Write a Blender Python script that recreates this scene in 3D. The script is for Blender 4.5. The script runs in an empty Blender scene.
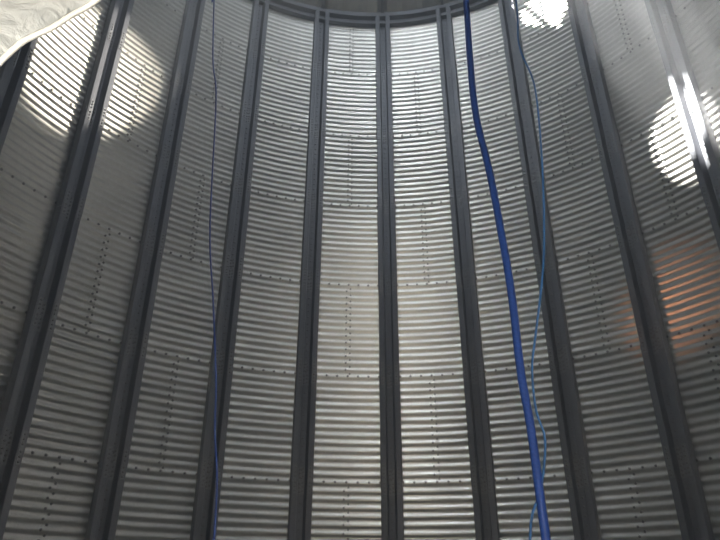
import bpy, bmesh, math, random
from mathutils import Vector, Matrix, noise
random.seed(4)
S = bpy.context.scene
COL = S.collection

# ------------------------------------------------------------------ camera, light, exposure
R = 3.6                       # radius of the silo wall (mean line of the corrugation)
DTH = 2*math.pi/24            # one panel between two stiffeners
TH0 = 0.0396                  # azimuth of the central stiffener, from +Y towards +X
H = 1.1377                    # height of one ring of sheets
Z6 = 2.5457                   # height of the sixth seam from the top
ZF = Z6 - 2*H                 # floor
ZTOP = Z6 + 6*H               # top of the wall
CAM = Vector((-0.1924, -3.2129, 1.5))
FPX, TILT, ROLL = 628.53, 0.479815, -0.00297

cd = bpy.data.cameras.new('camera')
cam = bpy.data.objects.new('camera', cd); COL.objects.link(cam)
cd.sensor_width = 36.0
cd.lens = 36.0*FPX/720.0
cd.clip_start = 0.02
fw = Vector((0, math.cos(TILT), math.sin(TILT)))
rt = Vector((1, 0, 0)); up = Vector((0, -math.sin(TILT), math.cos(TILT)))
cr, sr = math.cos(ROLL), math.sin(ROLL)
rt2 = rt*cr + up*(-sr); up2 = rt*sr + up*cr
m = Matrix((rt2, up2, -fw)).transposed().to_4x4(); m.translation = CAM
cam.matrix_world = m
S.camera = cam
S.view_settings.view_transform = 'Standard'
S.view_settings.look = 'None'
S.view_settings.gamma = 1.0
S.view_settings.use_curve_mapping = False
S.view_settings.exposure = 0.12
S.cycles.max_bounces = 10
S.cycles.glossy_bounces = 6
S.cycles.diffuse_bounces = 4
S.cycles.sample_clamp_indirect = 6.0

w = bpy.data.worlds.new('overcast_sky'); S.world = w; w.use_nodes = True
wn = w.node_tree.nodes; wn.clear()
wo = wn.new('ShaderNodeOutputWorld'); wb = wn.new('ShaderNodeBackground')
wb.inputs[0].default_value = (0.80, 0.90, 1.0, 1); wb.inputs[1].default_value = 1.0
w.node_tree.links.new(wb.outputs[0], wo.inputs[0])

SUN_DIR = Vector((3.10, 1.81, -5.45)).normalized()      # falls through the roof mouth
sd = bpy.data.lights.new('sun', 'SUN'); so = bpy.data.objects.new('sun', sd); COL.objects.link(so)
sd.energy = 120.0; sd.angle = math.radians(1.2); sd.color = (1.0, 0.97, 0.92)
so.rotation_euler = SUN_DIR.to_track_quat('-Z', 'Y').to_euler(); so.location = (-4, -2, 16)

def area(name, loc, target, size, power, color, sy=None, spread=180):
    d = bpy.data.lights.new(name, 'AREA'); o = bpy.data.objects.new(name, d); COL.objects.link(o)
    d.energy = power; d.color = color; d.size = size; d.spread = math.radians(spread)
    d.shape = 'DISK' if sy is None else 'RECTANGLE'
    if sy: d.size_y = sy
    o.location = loc
    o.rotation_euler = (Vector(target)-Vector(loc)).to_track_quat('-Z', 'Y').to_euler()
    return o
SLOPE = math.tan(math.radians(28))
ZEAVE = ZTOP + 0.06
MOUTH = 0.36
ZM = ZEAVE + (R-MOUTH)*SLOPE
area('roof_mouth_daylight', (0, 0, ZM-0.10), (0, 0.0, 0), 0.66, 42, (0.84, 0.93, 1.0))
HX, HY, HS = -0.50, -1.35, 0.42            # unseen opening added in the roof slope above the viewer, for fill light
area('added_hatch_fill', (HX, HY, ZEAVE+(R-math.hypot(HX, HY))*SLOPE-0.10), (0.3, 3.2, 6.0), 0.8, 78, (0.86, 0.93, 1.0), 0.64)  # area lamp at that added opening, brightens the middle panels
area('door_daylight', (-0.3, -3.72, 1.2), (0.2, 3, 3.6), 0.9, 3.0, (0.82, 0.91, 1.0), 1.7)
def spot(name, loc, target, angle, power, color, blend, rad):
    d = bpy.data.lights.new(name, 'SPOT'); o = bpy.data.objects.new(name, d); COL.objects.link(o)
    d.energy = power; d.color = color; d.spot_size = math.radians(angle); d.spot_blend = blend; d.shadow_soft_size = rad
    o.location = loc; o.rotation_euler = (Vector(target)-Vector(loc)).to_track_quat('-Z', 'Y').to_euler()
    return o
spot('added_patch_spot', (1.55, 2.05, ZEAVE+(R-2.57)*SLOPE-0.12), (-3.02, 1.86, 6.68), 15.5, 1250, (1.0, 0.93, 0.82), 0.35, 0.06)  # added spot without a fixture, puts the warm patch on the left panels

spot('added_orange_spot', (-2.3, 0.65, 0.9), (2.80, 2.27, 4.03), 11, 105, (1.0, 0.45, 0.24), 1.0, 0.03)  # unseen spot added for the orange streaks on the right wall

# ------------------------------------------------------------------ materials
def new_mat(name):
    mt = bpy.data.materials.new(name); mt.use_nodes = True
    return mt, mt.node_tree.nodes, mt.node_tree.links, mt.node_tree.nodes['Principled BSDF']

def metal(name, col, rough, metallic=1.0, spangle=0.10, scale=28, bump=0.0, vary=0.0):
    mt, N, L, B = new_mat(name)
    tc = N.new('ShaderNodeTexCoord')
    vo = N.new('ShaderNodeTexVoronoi'); vo.inputs['Scale'].default_value = scale
    L.new(tc.outputs['Object'], vo.inputs['Vector'])
    no = N.new('ShaderNodeTexNoise'); no.inputs['Scale'].default_value = 1.6; no.inputs['Detail'].default_value = 6
    L.new(tc.outputs['Object'], no.inputs['Vector'])
    mx = N.new('ShaderNodeMath'); mx.operation = 'MULTIPLY_ADD'
    L.new(vo.outputs['Color'], mx.inputs[0]); mx.inputs[1].default_value = spangle; mx.inputs[2].default_value = 1-spangle/2
    m2 = N.new('ShaderNodeMath'); m2.operation = 'MULTIPLY_ADD'
    L.new(no.outputs['Fac'], m2.inputs[0]); m2.inputs[1].default_value = 0.30; m2.inputs[2].default_value = 0.85
    m3 = N.new('ShaderNodeMath'); m3.operation = 'MULTIPLY'
    L.new(mx.outputs[0], m3.inputs[0]); L.new(m2.outputs[0], m3.inputs[1])
    last = m3.outputs[0]
    if vary:
        oi = N.new('ShaderNodeObjectInfo')
        m4 = N.new('ShaderNodeMath'); m4.operation = 'MULTIPLY_ADD'
        L.new(oi.outputs['Random'], m4.inputs[0]); m4.inputs[1].default_value = vary; m4.inputs[2].default_value = 1-vary/2
        m5 = N.new('ShaderNodeMath'); m5.operation = 'MULTIPLY'
        L.new(last, m5.inputs[0]); L.new(m4.outputs[0], m5.inputs[1]); last = m5.outputs[0]
    vm = N.new('ShaderNodeVectorMath'); vm.operation = 'SCALE'
    vm.inputs[0].default_value = col; L.new(last, vm.inputs['Scale'])
    L.new(vm.outputs[0], B.inputs['Base Color'])
    B.inputs['Metallic'].default_value = metallic
    rr = N.new('ShaderNodeMath'); rr.operation = 'MULTIPLY_ADD'
    L.new(no.outputs['Fac'], rr.inputs[0]); rr.inputs[1].default_value = 0.16; rr.inputs[2].default_value = rough-0.08
    L.new(rr.outputs[0], B.inputs['Roughness'])
    if bump:
        bp = N.new('ShaderNodeBump'); bp.inputs['Strength'].default_value = bump; bp.inputs['Distance'].default_value = 0.004
        L.new(no.outputs['Fac'], bp.inputs['Height']); L.new(bp.outputs[0], B.inputs['Normal'])
    return mt

M_SHEET = metal('galvanised_sheet', (0.62, 0.618, 0.60), 0.34, 0.93, 0.12, 26, 0.0, 0.2)
M_STIFF = metal('galvanised_stiffener', (0.155, 0.165, 0.19), 0.54, 0.5, 0.08, 18)
M_SPLICE = metal('splice_steel', (0.22, 0.23, 0.25), 0.5, 0.7, 0.08, 18)
M_ROOF = metal('galvanised_roof', (0.50, 0.52, 0.52), 0.45, 0.8, 0.10, 14)
M_BOLT = metal('zinc_bolt', (0.14, 0.14, 0.145), 0.35, 0.7, 0.0, 10)
M_CONC = metal('concrete', (0.36, 0.35, 0.33), 0.85, 0.0, 0.05, 9, 0.3)
M_DIRT = metal('packed_earth', (0.30, 0.26, 0.20), 0.95, 0.0, 0.1, 5, 0.4)

def rope_mat(name, col, col2):
    mt, N, L, B = new_mat(name)
    tc = N.new('ShaderNodeTexCoord'); wv = N.new('ShaderNodeTexWave'); wv.bands_direction = 'DIAGONAL'
    wv.inputs['Scale'].default_value = 40
    L.new(tc.outputs['Object'], wv.inputs['Vector'])
    mx = N.new('ShaderNodeMix'); mx.data_type = 'RGBA'
    L.new(wv.outputs['Fac'], mx.inputs['Factor'])
    mx.inputs['A'].default_value = (*col, 1); mx.inputs['B'].default_value = (*col2, 1)
    L.new(mx.outputs['Result'], B.inputs['Base Color'])
    B.inputs['Roughness'].default_value = 0.45
    return mt
M_HOSE = rope_mat('blue_hose', (0.010, 0.045, 0.24), (0.016, 0.06, 0.28))
M_CORD = rope_mat('light_blue_cord', (0.035, 0.15, 0.42), (0.05, 0.19, 0.50))
M_LINE = rope_mat('dark_blue_cord', (0.02, 0.05, 0.30), (0.05, 0.12, 0.42))

mt, N, L, B = new_mat('translucent_plastic')
tc = N.new('ShaderNodeTexCoord'); no = N.new('ShaderNodeTexNoise'); no.inputs['Scale'].default_value = 14; no.inputs['Detail'].default_value = 5
L.new(tc.outputs['Object'], no.inputs['Vector'])
ra = N.new('ShaderNodeValToRGB'); L.new(no.outputs['Fac'], ra.inputs[0])
ra.color_ramp.elements[0].position = 0.3; ra.color_ramp.elements[0].color = (0.44, 0.48, 0.52, 1)
ra.color_ramp.elements[1].position = 0.7; ra.color_ramp.elements[1].color = (0.70, 0.74, 0.79, 1)
L.new(ra.outputs[0], B.inputs['Base Color'])
B.inputs['Roughness'].default_value = 0.16
n2 = N.new('ShaderNodeTexNoise'); n2.inputs['Scale'].default_value = 30; n2.inputs['Detail'].default_value = 6; n2.inputs['Distortion'].default_value = 1.2
L.new(tc.outputs['Object'], n2.inputs['Vector'])
bp = N.new('ShaderNodeBump'); bp.inputs['Strength'].default_value = 0.8; bp.inputs['Distance'].default_value = 0.012
L.new(n2.outputs['Fac'], bp.inputs['Height']); L.new(bp.outputs[0], B.inputs['Normal'])
tr = N.new('ShaderNodeBsdfTranslucent'); tr.inputs[0].default_value = (0.55, 0.62, 0.67, 1)
ms = N.new('ShaderNodeMixShader'); ms.inputs[0].default_value = 0.35
L.new(B.outputs[0], ms.inputs[1]); L.new(tr.outputs[0], ms.inputs[2])
L.new(ms.outputs[0], N['Material Output'].inputs[0])
M_PLASTIC = mt
M_HEM, _n, _l, _b = new_mat('folded_plastic_hem')
_b.inputs['Base Color'].default_value = (0.85, 0.87, 0.87, 1); _b.inputs['Roughness'].default_value = 0.3

# ------------------------------------------------------------------ helpers
def mesh(name, verts, faces, mat, smooth=False):
    me = bpy.data.meshes.new(name); me.from_pydata([tuple(v) for v in verts], [], faces); me.update()
    if mat: me.materials.append(mat)
    if smooth:
        me.polygons.foreach_set('use_smooth', [True]*len(me.polygons))
    return me

def link(name, data, parent=None, loc=None, rz=0.0):
    o = bpy.data.objects.new(name, data); COL.objects.link(o)
    if parent: o.parent = parent
    if loc is not None: o.location = loc
    if rz: o.rotation_euler[2] = rz
    return o

def tag(o, label=None, cat=None, group=None, kind=None):
    if label: o['label'] = label
    if cat: o['category'] = cat
    if group: o['group'] = group
    if kind: o['kind'] = kind
    return o

def pol(r, a, z):
    return Vector((r*math.sin(a), r*math.cos(a), z))

def add_bolt(V, F, p, n, rad=0.011, ht=0.010):
    """hexagonal bolt head at p, axis n, slightly domed"""
    n = n.normalized(); t = n.cross(Vector((0, 0, 1)))
    if t.length < 1e-4: t = Vector((1, 0, 0))
    t.normalize(); b = n.cross(t)
    i0 = len(V)
    for lv, rr in ((0, rad), (ht*0.7, rad)):
        for k in range(6):
            a = k*math.pi/3
            V.append(p + n*lv + (t*math.cos(a)+b*math.sin(a))*rr)
    V.append(p + n*ht)
    for k in range(6):
        k2 = (k+1) % 6
        F.append((i0+k, i0+k2, i0+6+k2, i0+6+k)); F.append((i0+6+k, i0+6+k2, i0+12))

# ------------------------------------------------------------------ the corrugated wall
AMP = 0.0085; NW = 14
def sheet_mesh(skip=None):
    NS, NC = 8, 36
    rows = int(NW*NS + NS*0.75)
    span = 3*DTH; ov = 0.045/R
    V, F = [], []
    for j in range(rows+1):
        z = j*H/(NW*NS)
        wob = 0.0018*(1-2*z/H)
        for i in range(NC+1):
            u = i/NC
            a = -ov/2 + u*(span+ov)
            r = R - AMP*math.cos(2*math.pi*NW*z/H) + wob + 0.0024*(1-2*u)
            V.append(pol(r, a, z))
    for j in range(rows):
        for i in range(NC):
            if skip and skip((i+.5)/NC, (j+.5)/rows): continue
            k = j*(NC+1)+i
            F.append((k, k+1, k+NC+2, k+NC+1))
    return mesh('steel_sheet', V, F, M_SHEET, True)

def seam_bolts_mesh():
    V, F = [], []
    n = 24
    for k in range(n):                        # bolts along the lower seam
        a = (k+0.0)*3*DTH/n
        if k % 8 == 4: continue               # here a stiffener covers the seam
        p = pol(R-AMP-0.001, a, 0.008); add_bolt(V, F, p, Vector((-math.sin(a), -math.cos(a), 0)), 0.014, 0.011)
    for k in range(NW*2-1):                   # zigzag of bolts up the vertical lap
        z = (k+1)*H/(NW*2)
        a = (-0.024 if k % 2 else 0.024)/R
        rr = R - AMP*math.cos(2*math.pi*NW*z/H)
        p = pol(rr-0.003, a, z); add_bolt(V, F, p, Vector((-math.sin(a), -math.cos(a), 0)), 0.0125, 0.010)
    return mesh('seam_bolt', V, F, M_BOLT)

me_sheet = sheet_mesh(); me_bolts = seam_bolts_mesh()
# the sheet behind the camera, cut for the doorway
def door_cut(u, v): return 0.36 < u < 0.70
me_door_sheet = sheet_mesh(door_cut)
wall = tag(link('wall_round', None, None, (0, 0, 0)), 'round silo wall of galvanised corrugated steel sheets', None, None, 'structure')
for ring in range(8):                         # ring 0 at the top
    z = ZTOP - (ring+1)*H
    off = -0.5 if ring % 2 == 0 else 0.5
    for k in range(8):
        a = TH0 + (off+3*k)*DTH
        mid = (a+1.5*DTH) % (2*math.pi)
        rear = ring >= 6 and abs(mid-math.pi-0.0) < 1.5*DTH
        if rear:
            dm = sheet_mesh(lambda u, v, a=a, ring=ring: abs(((a+u*3*DTH) % (2*math.pi)) - math.pi - 0.05) < 0.135 and (ring > 6 or v < 0.6))
        o = link('steel_sheet', dm if rear else me_sheet, wall, (0, 0, z), -a)
        b = link('seam_bolts', me_bolts, o); tag(b, None, None, None, 'stuff')

# ------------------------------------------------------------------ stiffeners
HALF = [(0.0, 0.003), (0.033, 0.003), (0.037, 0.006), (0.046, 0.092), (0.051, 0.097), (0.105, 0.097), (0.109, 0.092), (0.112, 0.000)]
def channel_mesh(z0, z1, grow=0.0):
    prof = [(-x, y) for x, y in reversed(HALF[1:])] + HALF
    V, F = [], []
    zs = [z0, z1]
    cx = []
    for x, y in prof:
        cx.append((x*(1+grow*0.02), y+grow*0.003))
    # thickness: inner and outer copies
    T = 0.004
    n = len(cx)
    for z in zs:
        for x, y in cx: V.append(Vector((x, -y-T, z)))
        for x, y in cx: V.append(Vector((x, -y, z)))
    for i in range(n-1):
        F.append((i, i+1, 2*n+i+1, 2*n+i)); F.append((n+i+1, n+i, 3*n+i, 3*n+i+1))
        F.append((i+1, i, n+i, n+i+1)); F.append((2*n+i, 2*n+i+1, 3*n+i+1, 3*n+i))
    F.append((0, 2*n, 3*n, n)); F.append((n-1, 2*n-1, 4*n-1, 3*n-1))
    me = mesh('channel_section', V, F, M_STIFF)
    return me
def channel_bolts():
    V, F = [], []
    n = Vector((0, -1, 0))
    for k in range(14):
        z = (k+0.5)*H/14+0.04
        if z < H-0.14: add_bolt(V, F, Vector((0, -0.007, z)), n, 0.012, 0.012)
    return mesh('channel_bolt', V, F, M_BOLT)
def splice_mesh():
    """splice liner bolted inside and over the ridges where two lengths meet"""
    V, F = [], []
    prof = [(-0.040, 0.012), (-0.033, 0.0075), (0.033, 0.0075), (0.040, 0.012)]
    for z in (-0.10, 0.17):
        for x, y in prof: V.append(Vector((x, -y, z)))
        for x, y in prof: V.append(Vector((x, -y-0.005, z)))
    n = 4
    for i in range(3):
        F.append((n+i, n+i+1, 3*n+i+1, 3*n+i)); F.append((i+1, i, 2*n+i, 2*n+i+1))
        F.append((i, i+1, n+i+1, n+i)); F.append((2*n+i+1, 2*n+i, 3*n+i, 3*n+i+1))
    F.append((0, n, 3*n, 2*n)); F.append((3, 2*n+3, 3*n+3, n+3))
    for sx in (-1, 1):                       # plates on the ridges
        i0 = len(V)
        for z in (-0.10, 0.17):
            for x, y in ((0.057, 0.1015), (0.095, 0.1015), (0.095, 0.1075), (0.057, 0.1075)):
                V.append(Vector((sx*x, -y, z)))
        for a_, b_ in ((0, 1), (1, 2), (2, 3), (3, 0)): F.append((i0+a_, i0+b_, i0+4+b_, i0+4+a_))
        F.append((i0, i0+3, i0+2, i0+1)); F.append((i0+4, i0+5, i0+6, i0+7))
    return mesh('splice_plate', V, F, M_SPLICE)
def splice_bolts():
    V, F = [], []
    n = Vector((0, -1, 0))
    for z in (-0.075, -0.035, 0.005, 0.065, 0.105, 0.145):
        add_bolt(V, F, Vector((-0.016, -0.0125, z)), n, 0.011, 0.012)
        add_bolt(V, F, Vector((0.016, -0.0125, z+0.01)), n, 0.011, 0.012)
        for sx in (-1, 1): add_bolt(V, F, Vector((sx*0.076, -0.1075, z)), n, 0.010, 0.011)
    return mesh('splice_bolt', V, F, M_BOLT)
me_ch = [channel_mesh(0.0, H, 0.0), channel_mesh(0.0, H, 1.0)]
me_cb, me_sp, me_sb = channel_bolts(), splice_mesh(), splice_bolts()
RW = R - AMP - 0.003

STIFF = {
 -5: 'dark steel wall stiffener at the far left edge, cut off by the plastic sheet',
 -4: 'wide steel wall stiffener between the two warm lit panels at the left',
 -3: 'steel wall stiffener bounding the warm lit panels on their right',
 -2: 'steel wall stiffener running beside and behind the thin dark blue line',
 -1: 'steel wall stiffener left of the panel pair lit silvery in the middle',
 0: 'straight upright steel wall stiffener in the middle, between the two silvery lit panels',
 1: 'steel wall stiffener just left of the thick blue hose',
 2: 'steel wall stiffener directly behind the thin light blue rope, left of the white roof spot',
 3: 'leaning steel wall stiffener between the two white sunlit spots',
 4: 'rightmost steel wall stiffener, crossed by the large white sunlit patch',
}
for i in range(-5, 19):
    a = TH0 + i*DTH
    if abs((a % (2*math.pi)) - math.pi - 0.05) < 0.15: low = 6      # stops above the doorway
    else: low = 8
    vis = i in STIFF
    if vis:
        root = link('wall_stiffener', None, None, pol(RW, a, ZF) , -a)
        tag(root, STIFF[i], 'steel stiffener', 'upright steel stiffeners on the silo wall')
        z0 = ZF
    else:
        root = wall; z0 = 0
    for ring in range(low):
        z = ZTOP - (ring+1)*H - 0.045
        def put(nm, me, zz, par=None):
            if par is not None: return link(nm, me, par)
            if vis: return link(nm, me, root, (0, 0, zz-z0))
            return link(nm, me, wall, pol(RW, a, zz), -a)
        if ring == 7 and z < ZF: z = ZF
        o = put('channel_section', me_ch[ring % 2], z)
        tag(put('channel_bolts', me_cb, 0, o), kind='stuff')
        if ring < 7:
            s = put('splice_plate', me_sp, z+0.02)
            tag(put('splice_bolts', me_sb, 0, s), kind='stuff')

# ------------------------------------------------------------------ eave ring
def ring_band(name, prof, mat, n=144):
    V, F = [], []
    k = len(prof)
    for i in range(n):
        a = 2*math.pi*i/n
        for r, z in prof: V.append(pol(r, a, z))
    for i in range(n):
        j = (i+1) % n
        for q in range(k):
            q2 = (q+1) % k
            F.append((i*k+q, j*k+q, j*k+q2, i*k+q2))
    return mesh(name, V, F, mat)
z = ZTOP
eave = link('trim_1', ring_band('trim_1', [(R+0.02, z-0.16), (R-0.085, z-0.16), (R-0.085, z-0.145), (R-0.03, z-0.135), (R-0.03, z-0.03), (R-0.10, z-0.015), (R-0.10, z+0.06), (R+0.03, z+0.06)], M_STIFF))
tag(eave, 'steel ring angle where the wall meets the roof', None, None, 'structure')
# caps of the stiffeners reaching over the ring
V, F = [], []
for x0, x1 in ((-0.095, -0.045), (0.045, 0.095)):
    i0 = len(V)
    for zz, d in ((-0.20, 0.10), (0.03, 0.10)):
        V += [Vector((x0, -d, zz)), Vector((x1, -d, zz)), Vector((x1, -0.02, zz)), Vector((x0, -0.02, zz))]
    F += [(i0, i0+1, i0+5, i0+4), (i0+1, i0+2, i0+6, i0+5), (i0+3, i0, i0+4, i0+7), (i0, i0+3, i0+2, i0+1), (i0+4, i0+5, i0+6, i0+7)]
me_cap = mesh('ring_bracket', V, F, M_STIFF)
for i in range(24):
    a = TH0 + i*DTH
    link('ring_bracket', me_cap, eave, pol(RW, a, ZTOP), -a)

# ------------------------------------------------------------------ roof
roof = tag(link('ceiling', None, None, (0, 0, 0)), 'conical roof of ribbed galvanised steel panels', None, None, 'structure')
def roof_panel(hole=None):
    V, F = [], []
    NR_, NA = 40, 12
    for j in range(NR_+1):
        r = R+0.02 + (MOUTH-R-0.02)*j/NR_
        for i in range(NA+1):
            a = DTH*i/NA
            bump = 0.0
            if i in (0, NA): bump = 0.045
            V.append(pol(r, a, ZEAVE + (R-r)*SLOPE + bump + (0.012 if i in (4, 8) else 0)))
    for j in range(NR_):
        for i in range(NA):
            rr = R+0.02 + (MOUTH-R-0.02)*(j+.5)/NR_; aa = DTH*(i+.5)/NA
            if hole and hole(rr, aa): continue
            k = j*(NA+1)+i
            F.append((k, k+NA+1, k+NA+2, k+1))
    return mesh('roof_panel', V, F, M_ROOF)
me_rp = roof_panel()
HATCH = [(1.73, 2.34, 0.36), (HX, HY, HS)]  # opening for the upper sun spot, then the added one above the viewer
for k in range(24):
    a0 = TH0 + k*DTH
    hit = []
    for hx, hy, hr in HATCH:
        ha = math.atan2(hx, hy) % (2*math.pi)
        hrr = math.hypot(hx, hy)
        d = (ha - a0 + math.pi) % (2*math.pi) - math.pi
        if -0.2 < d < DTH+0.2: hit.append((hx, hy, hr))
    me = me_rp
    if hit:
        def hole(r, a, a0=a0, hit=hit):
            p = pol(r, a+a0, 0)
            return any(abs(p.x-hx) < hr and abs(p.y-hy) < hr*0.75 for hx, hy, hr in hit)
        me = roof_panel(hole)
    link('roof_panel', me, roof, (0, 0, 0), -a0)
# roof rafters on the line of each stiffener
V, F = [], []
r0, r1 = R-0.05, MOUTH
for r in (r0, r1):
    zz = ZEAVE + (R-r)*SLOPE - 0.02
    for x, dz in ((-0.02, 0.03), (0.02, 0.03), (0.02, -0.05), (-0.02, -0.05)):
        V.append(Vector((x, r, zz+dz)))
F = [(0, 1, 5, 4), (1, 2, 6, 5), (2, 3, 7, 6), (3, 0, 4, 7), (0, 3, 2, 1), (4, 5, 6, 7)]
me_raf = mesh('rafter', V, F, M_STIFF)
for k in range(24):
    link('rafter', me_raf, roof, (0, 0, 0), -(TH0+k*DTH))
link('mouth_ring', ring_band('mouth_ring', [(MOUTH+0.03, ZM-0.08), (MOUTH-0.02, ZM-0.08), (MOUTH-0.02, ZM+0.03), (MOUTH+0.03, ZM+0.03)], M_STIFF, 48), roof)

# ------------------------------------------------------------------ floor, ground outside
def disc(name, r, z0, z1, mat, n=96):
    V = [pol(r, 2*math.pi*i/n, z) for z in (z1, z0) for i in range(n)]
    F = [tuple(reversed(range(n))), tuple(range(n, 2*n))] + [(i, (i+1) % n, n+(i+1) % n, n+i) for i in range(n)]
    return mesh(name, V, F, mat)
fl = link('floor', disc('floor', R+0.25, ZF-0.30, ZF-0.002, M_CONC)); tag(fl, 'round concrete silo floor', None, None, 'structure')
gr = link('ground', disc('ground', 40, ZF-0.5, ZF-0.30, M_DIRT)); tag(gr, 'packed earth around the silo', None, None, 'structure')

# ------------------------------------------------------------------ hanging hose, cord and line
def tube(name, pts, rad, mat, seg=10, sub=6):
    P = [Vector(p) for p in pts]
    Q = []
    for i in range(len(P)-1):
        p0 = P[max(i-1, 0)]; p1 = P[i]; p2 = P[i+1]; p3 = P[min(i+2, len(P)-1)]
        for k in range(sub):
            t = k/sub
            Q.append(0.5*((2*p1)+(-p0+p2)*t+(2*p0-5*p1+4*p2-p3)*t*t+(-p0+3*p1-3*p2+p3)*t**3))
    Q.append(P[-1])
    V, F = [], []
    for i, q in enumerate(Q):
        d = (Q[min(i+1, len(Q)-1)]-Q[max(i-1, 0)]).normalized()
        x = d.cross(Vector((0, 1, 0)))
        if x.length < 1e-3: x = d.cross(Vector((1, 0, 0)))
        x.normalize(); y = d.cross(x)
        for k in range(seg):
            a = 2*math.pi*k/seg
            V.append(q+(x*math.cos(a)+y*math.sin(a))*rad)
    n = len(Q)
    for i in range(n-1):
        for k in range(seg):
            k2 = (k+1) % seg
            F.append((i*seg+k, i*seg+k2, (i+1)*seg+k2, (i+1)*seg+k))
    F.append(tuple(range(seg))); F.append(tuple((n-1)*seg+k for k in reversed(range(seg))))
    return mesh(name, V, F, mat, True)

def roofz(x, y): return ZEAVE + (R-math.hypot(x, y))*SLOPE
hose_pts = [(0.12, -1.10, roofz(0.12, -1.10)-0.07), (0.17, -1.22, 8.2), (0.23, -1.33, 5.8), (0.262, -1.367, 4.4), (0.256, -1.367, 3.761), (0.247, -1.364, 3.414), (0.247, -1.364, 3.128), (0.272, -1.370, 2.866), (0.284, -1.374, 2.673), (0.297, -1.377, 2.384), (0.297, -1.377, 2.114), (0.306, -1.379, 1.932), (0.31, -1.38, 1.637), (0.33, -1.36, 1.0), (0.37, -1.30, ZF+0.25), (0.50, -1.16, ZF+0.02), (0.8, -1.0, ZF+0.012)]
o = link('water_hose', tube('water_hose', hose_pts, 0.013, M_HOSE, 12))
tag(o, 'thick blue hose hanging down right of the middle, darker towards its top', 'hose')
cord_pts = [(0.48, -0.95, roofz(0.48, -0.95)-0.07), (0.52, -1.05, 7.0), (0.555, -1.14, 4.9), (0.55, -1.142, 4.037), (0.533, -1.136, 3.745), (0.566, -1.148, 3.519), (0.563, -1.147, 3.293), (0.542, -1.139, 2.989), (0.513, -1.129, 2.716), (0.486, -1.12, 2.549), (0.434, -1.104, 2.317), (0.412, -1.097, 2.208), (0.408, -1.096, 2.066), (0.424, -1.101, 1.964), (0.392, -1.092, 1.807), (0.342, -1.079, 1.66), (0.30, -1.05, 1.1), (0.36, -0.98, ZF+0.2), (0.5, -0.8, ZF+0.006), (0.7, -0.6, ZF+0.005)]
o = link('thin_rope', tube('thin_rope', cord_pts, 0.0042, M_CORD, 8))
tag(o, 'thin wavy light blue rope hanging just right of the thick blue hose', 'rope')
line_pts = [(-1.30, -0.42, roofz(-1.3, -0.42)-0.07), (-1.25, -0.40, 7.5), (-1.175, -0.378, 5.158), (-1.155, -0.372, 4.972), (-1.108, -0.356, 4.451), (-1.058, -0.341, 4.14), (-1.0, -0.324, 3.274), (-0.939, -0.307, 2.838), (-0.882, -0.293, 2.422), (-0.862, -0.289, 2.184), (-0.83, -0.281, 1.963), (-0.817, -0.279, 1.716), (-0.79, -0.27, 1.1), (-0.80, -0.20, ZF+0.1), (-0.9, 0.0, ZF+0.006)]
o = link('thin_rope', tube('thin_rope', line_pts, 0.0044, M_LINE, 8))
tag(o, 'very thin dark blue line hanging alone at the left', 'rope')

# ------------------------------------------------------------------ plastic sheet close to the lens, top left
A0, A1 = Vector((-0.580, -2.754, 1.935)), Vector((-0.446, -2.668, 2.262))
W0, W1 = Vector((-1.62, -2.85, 2.1)), Vector((-1.0, -3.18, 3.1))
NU, NV = 60, 60
V, F = [], []
nrm = (A1-A0).cross(W0-A0).normalized()
for j in range(NV+1):
    v = j/NV
    for i in range(NU+1):
        u = i/NU
        p = (A0.lerp(A1, u)).lerp(W0.lerp(W1, u), v)
        d = (noise.noise(p*9.0)*0.020 + noise.noise(p*24.0)*0.010 + noise.noise(p*60.0)*0.003)*(0.3+0.7*min(1, v*5))
        if j < 4: d += 0.006*math.sin(j/4*math.pi)
        e = (noise.noise(Vector((u*6.0, 0.3, 0)))*0.005)*(1-v)
        V.append(p + nrm*d + (A1-A0).cross(nrm).normalized()*e)
for j in range(NV):
    for i in range(NU):
        k = j*(NU+1)+i
        F.append((k, k+1, k+NU+2, k+NU+1))
o = link('plastic_sheet', mesh('plastic_sheet', V, F, M_PLASTIC, True))
sm = o.modifiers.new('thickness', 'SOLIDIFY'); sm.thickness = 0.002
hem = [V[i] for i in range(0, NU+1, 3)]
h = link('hem', tube('hem', hem, 0.0032, M_HEM, 8, 3), o)
tag(o, 'crumpled greyish white plastic sheet hanging over the top left corner, close to the viewer', 'plastic sheet')

# ------------------------------------------------------------------ thin even haze inside the silo
hz = bpy.data.materials.new('silo_haze'); hz.use_nodes = True
hn = hz.node_tree.nodes; hn.clear()
ho = hn.new('ShaderNodeOutputMaterial'); hv = hn.new('ShaderNodeVolumeScatter')
hv.inputs['Color'].default_value = (0.88, 0.93, 1.0, 1); hv.inputs['Density'].default_value = 0.045; hv.inputs['Anisotropy'].default_value = 0.2
hz.node_tree.links.new(hv.outputs[0], ho.inputs['Volume'])
hz.cycles.homogeneous_volume = True
air = link('silo_haze', disc('silo_haze', R-0.14, ZF+0.01, ZTOP-0.2, hz, 48))
tag(air, 'faint haze filling the silo', None, None, 'stuff')
